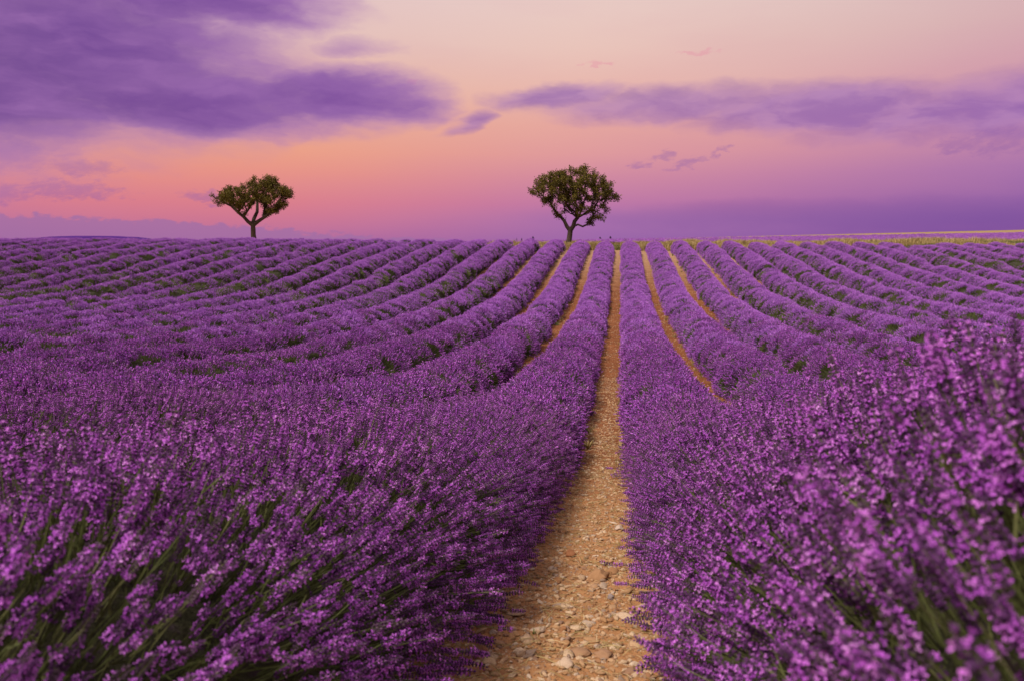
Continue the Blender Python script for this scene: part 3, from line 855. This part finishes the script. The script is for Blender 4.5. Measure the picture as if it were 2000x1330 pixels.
# ------------------------------------------------------------------ trees
def in_poly(x, y, poly):
    c = False; j = len(poly) - 1
    for i in range(len(poly)):
        xi, yi = poly[i]; xj, yj = poly[j]
        if (yi > y) != (yj > y) and x < (xj - xi) * (y - yi) / (yj - yi) + xi: c = not c
        j = i
    return c
def build_tree(base_px, dist, limbs, outline, holes, nclump, trunk_r, seed, label, thick=.8, leaf=.135, thin=.45):
    rr = random.Random(seed)
    dgr = px_dir(*base_px); hx = Vector((dgr.x, dgr.y, 0)); hx.normalize()
    sc = dist / FPX / math.cos(math.atan2(base_px[0] - CX, FPX)) * 1.0
    base = hx * dist; base.z = float(ground_z(base.x, base.y))
    rt = Vector((hx.y, -hx.x, 0))
    zeye = EYE
    def P(u, v, w=0.0):       # picture offsets become metres about the trunk, w = depth in metres
        return rt * ((u - base_px[0]) * sc) + hx * w + Vector((0, 0, zeye + (470 - v) * sc - base.z))
    root = link_obj('almond_tree', None); root.location = base
    tag(root, label, 'tree', 'lone trees on the field crest')
    nodes, par, fix = [], [], {}
    def add(p, pa, r=None):
        nodes.append(p); par.append(pa)
        if r is not None: fix[len(nodes) - 1] = r
        return len(nodes) - 1
    ids = {}
    for name, start, pts in limbs:
        pa = -1 if start is None else ids[start]
        for j, (u, v, w) in enumerate(pts):
            pa = add(P(u, v, w), pa); ids[(name, j)] = pa
    # clump centres through the crown's volume
    us = [p[0] for p in outline]; vs_ = [p[1] for p in outline]
    def span(v):
        xs_ = []
        for u in np.arange(min(us), max(us), 1.0):
            if in_poly(u, v, outline): xs_.append(u)
        return (min(xs_), max(xs_)) if xs_ else None
    spans = {v: span(v + .01) for v in range(int(min(vs_)) + 1, int(max(vs_)))}
    cl = []
    tries = 0
    while len(cl) < nclump and tries < 40000:
        tries += 1
        u, v = rr.uniform(min(us), max(us)), rr.uniform(min(vs_), max(vs_))
        if not in_poly(u, v, outline) or any((u - a) ** 2 / b ** 2 + (v - c) ** 2 / d ** 2 < 1 for a, c, b, d in holes): continue
        s_ = spans.get(int(v))
        if not s_: continue
        mid_, hw = (s_[0] + s_[1]) / 2, max(3, (s_[1] - s_[0]) / 2)
        e = max(0, 1 - ((u - mid_) / hw) ** 2) ** .5
        w = rr.uniform(-1, 1) * e * hw * sc * thick
        p = P(u, v, w)
        if v > 392 and rr.random() < thin: continue
        if any((p - q).length < .17 for q in cl): continue
        cl.append(p)
    fork = P(limbs[0][2][-1][0], limbs[0][2][-1][1])
    cl.sort(key=lambda p: (p - fork).length)
    twig = []
    for p in cl:
        dp = (p - fork).length
        best, bi = 1e9, 0
        for i in range(len(limbs[0][2]) - 1, len(nodes)):
            q = nodes[i]
            dd = (p - q).length + .35 * max(0, (q - fork).length - dp * .92) * 3 + (.12 if q.z > p.z else 0)
            if dd < best: best, bi = dd, i
        q = nodes[bi]; n = max(1, int((p - q).length / .22)); pa = bi
        for j in range(1, n + 1):
            t = j / n
            m = q.lerp(p, t) + Vector((rr.uniform(-.05, .05), rr.uniform(-.05, .05), .10 * math.sin(math.pi * t) * -.6)) * (1 if j < n else .2)
            pa = add(m, pa)
        twig.append(pa)
    cnt = [0.0] * len(nodes)
    for e in twig: cnt[e] += 1
    for i in range(len(nodes) - 1, -1, -1):
        cnt[i] = max(cnt[i], .8)
        if par[i] >= 0: cnt[par[i]] += cnt[i]
    tot = max(cnt)
    rad = [max(.014, trunk_r * .80 * (c / tot) ** .40) for c in cnt]
    for name, start, pts in limbs[1:]:
        if start[0] == 'trunk':
            for j in range(min(5, len(pts))): rad[ids[(name, j)]] = max(rad[ids[(name, j)]], trunk_r * (.66 - .08 * j))
    nb = len(limbs[0][2])
    for j in range(nb): rad[j] = trunk_r * (1.22 - .3 * min(1, j / 2)) if j < 3 else trunk_r * .9
    mb = MB()
    kids = {}
    for i, p in enumerate(par): kids.setdefault(p, []).append(i)
    # chains: each runs down its thickest child
    stack = [0]
    while stack:
        i = stack.pop()
        chain = [i] if par[i] < 0 else [par[i], i]
        while kids.get(chain[-1]):
            ks = sorted(kids[chain[-1]], key=lambda a: -rad[a])
            stack.extend(ks[1:]); chain.append(ks[0])
        rs = [rad[c] for c in chain]
        if par[i] >= 0: rs[0] = min(rs[0], rs[1] * 1.25)
        mb.tube([nodes[c] + jit(rs[j] * .12) for j, c in enumerate(chain)], rs, 0, .5, 8 if rs[-1] > .05 or rs[0] > .08 else 5)
    link_obj('trunk', mb.mesh('trunk', [M['bark']], True), root)
    lf = MB()
    for e in twig:
        c = nodes[e]
        up = c - fork
        R_ = rr.uniform(.19, .36)
        ct = rr.uniform(-.18, .18)
        nl = int(rr.uniform(70, 125) * (R_ / .28) ** 2)
        for _ in range(nl):
            g = Vector((rr.gauss(0, .5), rr.gauss(0, .5), rr.gauss(0, .5)))
            if g.length > 1.15: continue
            p = c + g * R_ + up.normalized() * rr.uniform(-.1, .12)
            d = (Vector((rr.uniform(-1, 1), rr.uniform(-1, 1), rr.uniform(-.9, .8))) + up.normalized() * .4).normalized()
            s = d.orthogonal().normalized(); s.rotate(Quaternion(d, rr.uniform(0, 6.28)))
            ln = leaf * rr.uniform(.7, 1.35); w = ln * .26
            lf.poly([p, p + d * ln * .5 + s * w, p + d * ln, p + d * ln * .5 - s * w], 0, min(1, max(0, rr.gauss(.45, .22) + ct + .12 * g.z)))
    # leaves along thinner shoots
    for i in range(nb, len(nodes)):
        if rad[i] > .035 or par[i] < 0: continue
        for _ in range(5):
            p = nodes[par[i]].lerp(nodes[i], rr.random()) + Vector((rr.gauss(0, .05), rr.gauss(0, .05), rr.gauss(0, .05)))
            d = Vector((rr.uniform(-1, 1), rr.uniform(-1, 1), rr.uniform(-.6, .9))).normalized(); s = d.orthogonal().normalized()
            ln = leaf * rr.uniform(.6, 1.1)
            lf.poly([p, p + d * ln * .5 + s * ln * .26, p + d * ln, p + d * ln * .5 - s * ln * .26], 0, rr.uniform(.1, .7))
    tag(link_obj('crown', lf.mesh('crown', [M['leaf']]), root), kind=None)
    return root

main_limbs = [
    ('trunk', None, [(1110, 488, 0), (1110.5, 478, 0), (1112, 468, 0), (1113.5, 458, 0), (1114, 451, 0)]),
    ('left', ('trunk', 4), [(1107, 444, .05), (1102, 433, .1), (1095, 425, .2), (1086, 416, .1), (1077, 402, -.1), (1066, 390, -.2), (1052, 379, -.3), (1040, 373, -.3), (1030, 369, -.3)]),
    ('left up', ('left', 4), [(1080, 392, .5), (1078, 372, .8), (1073, 355, .9)]),
    ('left stub', ('left', 1), [(1104, 430, .1), (1105, 426, .1)]),
    ('right', ('trunk', 4), [(1119, 443, -.05), (1122, 434, -.1), (1127, 427, -.1), (1126, 412, 0), (1122, 392, .1), (1117, 370, .1), (1115, 350, .1)]),
    ('back', ('right', 2), [(1119, 420, 1.0), (1106, 402, 1.6), (1098, 378, 1.8), (1098, 355, 1.6)]),
    ('front', ('right', 2), [(1135, 415, -1.0), (1140, 396, -1.6), (1146, 372, -1.8), (1150, 352, -1.5)]),
    ('right limb', ('right', 2), [(1138, 421, .1), (1151, 411, .3), (1165, 399, .4), (1178, 389, .4), (1192, 384, .3), (1200, 388, .3)]),
    ('right up', ('right limb', 1), [(1158, 392, .7), (1165, 372, .7), (1170, 352, .6)]),
    ('low right', ('right', 0), [(1128, 440, -.3), (1137, 444, -.5), (1146, 440, -.6), (1152, 432, -.7), (1163, 428, -.7), (1172, 429, -.7)]),
    ('low up', ('low right', 3), [(1160, 418, -1.0), (1172, 406, -1.2), (1182, 404, -1.2)]),
]
main_out = [(1028, 368), (1036, 374), (1046, 367), (1043, 358), (1052, 349), (1068, 347), (1075, 343), (1084, 341), (1093, 346), (1097, 337), (1108, 338), (1116, 332), (1124, 338), (1132, 334), (1143, 335),
            (1146, 345), (1151, 338), (1158, 341), (1162, 350), (1169, 344), (1176, 346), (1178, 360), (1190, 363), (1193, 372), (1188, 378), (1200, 385), (1204, 395), (1192, 393), (1186, 400), (1188, 412),
            (1176, 416), (1166, 418), (1175, 428), (1160, 433), (1152, 441), (1146, 434), (1150, 424), (1138, 420), (1128, 420), (1118, 420), (1108, 418), (1098, 422), (1086, 428), (1080, 418), (1072, 405), (1062, 397), (1048, 385), (1035, 378)]
build_tree((1111, 478), 68.0, main_limbs, main_out, [(1140, 430, 10, 5), (1108, 424, 12, 5), (1093, 413, 5, 8), (1116, 408, 3.5, 8), (1176, 420, 6, 3)], 290, .24, 3,
           'larger broad crowned tree on a forked leaning trunk near the middle of the crest')
left_limbs = [
    ('trunk', None, [(495, 480, 0), (495, 468, 0), (494.5, 460, 0), (495, 451, 0), (495, 444, 0)]),
    ('left', ('trunk', 4), [(487, 437, 0), (480, 429, .1), (471, 421, .2), (461, 411, .2), (449, 405, .1), (438, 399, 0), (431, 393, 0)]),
    ('left up', ('left', 3), [(461, 400, .4), (460, 388, .5), (462, 380, .5)]),
    ('inner', ('left', 1), [(486, 421, -.5), (483, 408, -.9), (484, 393, -1.0), (486, 380, -.9)]),
    ('right', ('trunk', 4), [(504, 437, 0), (513, 431, -.1), (524, 423, -.2), (535, 416, -.3), (545, 406, -.3), (555, 395, -.2)]),
    ('right up', ('right', 1), [(516, 415, .8), (518, 400, 1.2), (520, 382, 1.2), (523, 366, 1.1)]),
    ('middle', ('trunk', 4), [(497, 433, .5), (503, 420, 1.0), (504, 402, 1.3), (503, 384, 1.3), (503, 370, 1.2)]),
    ('front', ('right', 2), [(531, 408, -1.1), (534, 392, -1.4), (534, 376, -1.2)]),
]
left_out = [(428, 392), (436, 395), (436, 387), (446, 390), (452, 382), (462, 378), (470, 381), (475, 376), (486, 375), (494, 368), (502, 360), (508, 366), (516, 363), (523, 359), (529, 366), (537, 362), (538, 374),
            (549, 377), (556, 376), (563, 386), (560, 393), (550, 399), (552, 410), (543, 412), (540, 420), (528, 424), (520, 430), (512, 426), (518, 414), (510, 410), (500, 404), (491, 410), (492, 422), (484, 426), (472, 418), (462, 408), (444, 403), (440, 412), (434, 406)]
build_tree((495, 468), 82.0, left_limbs, left_out, [(500, 414, 8, 7), (486, 416, 5, 6), (538, 400, 3, 4)], 300, .27, 11,
           'smaller flat topped tree on a straight trunk standing far left on the crest', thin=.0)

# ------------------------------------------------------------------ dry grass verge beyond the rows, far lavender, far things
def grass_tuft(mats, n, h, w, spread=.18):
    mb = MB()
    for _ in range(n):
        g = rnd(0, 6.28); rr_ = rnd(0, spread)
        p = Vector((math.cos(g) * rr_, math.sin(g) * rr_, -.02))
        d = Vector((rnd(-.45, .45), rnd(-.45, .45), 1)).normalized()
        s = Vector((-d.y, d.x, 0.001)); s = s.normalized() if s.length > 1e-3 else Vector((1, 0, 0))
        mb.blade(p, d, s, h * rnd(.5, 1.1), w, 0, rnd(0, 1), .12)
    return mb.mesh('grass_tuft', mats)
DRY = [grass_tuft([M['straw']], 26, .5, .012) for _ in range(4)]; GRN = [grass_tuft([M['weed']], 26, .42, .014) for _ in range(3)]
T_GR = scatter_tree('grass_scatter', DRY + GRN)
n = 17000
gx = r2.uniform(-12, 60, n); gy = 65.0 + 22 * r2.random(n) ** 1.3
gx = np.where(gx < -2, gx * .9, gx)
green = fbm(gx * .22, gy * .35, 61, 3) + .12 * sm(gx, 5, 40) - .25 * sm(gy, 70, 84)
pick = np.where(green + r2.normal(0, .06, n) > .565, len(DRY) + r2.integers(0, 3, n), r2.integers(0, 4, n))
hgt = .62 + .018 * np.clip(gx, 0, 40) + 2.6 * np.clip(fbm(gx * .45, gy * .3, 71, 4) - .32, 0, 1)
P = np.stack([gx, gy, ground_z(gx, gy)], 1)
Q = quats(np.stack([r2.normal(0, .1, n), r2.normal(0, .1, n), np.ones(n)], 1), r2.uniform(0, 6.28, n))
g = scatter('dry_grass', T_GR, P, Q, np.stack([hgt, hgt, hgt * 1.05], 1), pick, [M['straw'], M['weed']])
tag(g, 'straw yellow and green grass strip beyond the row ends', 'grass')
n = 26000
gx = r2.uniform(-25, 110, n); gy = r2.uniform(104, 154, n)
gx = np.round(gx / 1.9) * 1.9 + r2.normal(0, .32, n)
P = np.stack([gx, gy, ground_z(gx, gy) + .22], 1)
Q = quats(np.stack([r2.normal(0, .5, n), r2.normal(0, .3, n), np.ones(n)], 1), r2.uniform(0, 6.28, n))
g = scatter('lavender_field', T_FAR, P, Q, r2.uniform(1.1, 1.7, n), r2.integers(0, 8, n), LAVM)
tag(g, 'thin far strip of purple lavender beyond the yellow grass', 'lavender')

# low far ridge on the left
hxs = np.linspace(-.06, 1.06, 60)
hp = []
dh = 1500.0
for v in np.linspace(0, 1, 12):
    rowp = []
    for u in hxs:
        px = 60 + u * 240
        d = px_dir(px, 470); L = dh + 260 * v
        uu = min(max(u, 0), 1)
        top = (8.6 * math.sin(math.pi * min(1, uu * 1.0)) ** .45 + .7 * float(vnoise(u * 14, 3)) + .4 * math.sin(uu * 9)) if 0 < u < 1 else -3
        z = EYE - 8 + (top + 8 / (1500 / FPX) * 1.0) * (1500 / FPX) * math.sin(math.pi * min(.5, v * .5 + .0001)) ** .5
        hl_ = math.hypot(d.x, d.y)
        rowp.append((d.x / hl_ * L, d.y / hl_ * L, z - (0 if v > 0 else 60)))
    hp.append(rowp)
link_obj('hill', grid_mesh('hill', np.array(hp), M['hill']), kind='structure')

# tiny far trees on the skyline
def far_tree(px, pytop, dist, wpx, label, slim):
    d = px_dir(px, 470); hl_ = math.hypot(d.x, d.y)
    b = Vector((d.x / hl_ * dist, d.y / hl_ * dist, 0)); b.z = float(ground_z(b.x, b.y))
    pytop += 1.5
    top = EYE + (470 - pytop) / FPX * dist; h = max(.8, top - b.z); w = wpx / FPX * dist / 2
    root = link_obj('cypress_tree' if slim else 'bush', None); root.location = b
    tag(root, label, 'tree' if slim else 'bush', 'tiny trees on the far skyline')
    tr = MB(); tr.tube([Vector((0, 0, -.1)), Vector((0, 0, h * .5)), Vector((0, 0, h * .92))], [w * .22, w * .16, .02], 0, .5, 5)
    link_obj('trunk', tr.mesh('trunk', [M['bark']]), root)
    c = MB(); rr = random.Random(px)
    for _ in range(150):
        k = rr.random(); r = w * (1 - k) ** .6 * rr.uniform(.3, 1); g = rr.uniform(0, 6.28)
        p = Vector((math.cos(g) * r, math.sin(g) * r, h * (.12 + .86 * k)))
        dd = Vector((rr.uniform(-1, 1), rr.uniform(-1, 1), rr.uniform(0, 1.2))).normalized(); s = dd.orthogonal().normalized()
        l = w * .6
        c.poly([p, p + dd * l * .5 + s * l * .3, p + dd * l, p + dd * l * .5 - s * l * .3], 0, rr.random())
    link_obj('crown', c.mesh('crown', [M['distant']]), root)
far_tree(1009, 464.5, 225, 3, 'tiny leftmost dark bush on the skyline left of the larger tree', False)
far_tree(1019, 465, 225, 4, 'tiny low bush on the skyline, second left of the larger tree', False)
far_tree(1041, 462.5, 225, 8, 'small pointed far conifer on the skyline just left of the larger tree', True)
far_tree(1172, 463, 225, 5, 'small slim far conifer on the skyline right of the larger tree', True)
far_tree(1192, 461.5, 225, 5, 'tallest slim far conifer on the skyline right of the larger tree', True)

# sparse dry weeds at the foot of the rows
wx, wy = [], []
for k in range(-8, 9):
    m_ = 60
    yy = r2.uniform(max(7, abs(k) * 2), 63, m_); sd_ = r2.choice([-1, 1], m_)
    wx.append(GAP0 + k * PITCHR + sd_ * r2.uniform(.17, .34, m_)); wy.append(yy)
wx, wy = np.concatenate(wx), np.concatenate(wy); n = len(wx)
P = np.stack([wx, wy, ground_z(wx, wy)], 1); sc_ = r2.uniform(.18, .5, n)
g = scatter('weeds', T_GR, P, quats(np.stack([r2.normal(0, .2, n), r2.normal(0, .2, n), np.ones(n)], 1), r2.uniform(0, 6.28, n)),
            sc_, r2.integers(0, len(DRY) + len(GRN), n), [M['straw'], M['weed']])
tag(g, 'sparse dry weeds at the foot of the lavender rows', 'weeds')
# small weeds
def weed(x, y, n, h, material, label, name):
    gx, gy, dist = px_ground(x, y)
    mb = MB()
    for _ in range(n):
        g = rnd(0, 6.28)
        d = Vector((math.cos(g) * rnd(.2, 1), math.sin(g) * rnd(.2, 1), 1)).normalized()
        s = Vector((-math.sin(g), math.cos(g), 0))
        mb.blade(Vector((0, 0, 0)), d, s, h * rnd(.5, 1.1), h * .06, 0, rnd(0, 1), .2)
    o = link_obj(name, mb.mesh(name, [material])); o.location = (gx, gy, float(path_z(gx, gy)) - .004)
    tag(o, label, 'weed')
weed(978, 1244, 12, .045, M['weed'], 'small green seedling on the stones by the left lavender edge', 'weed')
weed(1041, 1263, 10, .03, M['weed'], 'tiny green sprout among the pebbles left of the path middle', 'weed')
weed(1148, 885, 40, .16, M['straw'], 'pale dry grass tuft leaning out of the left lavender row onto the path', 'dry_weed')
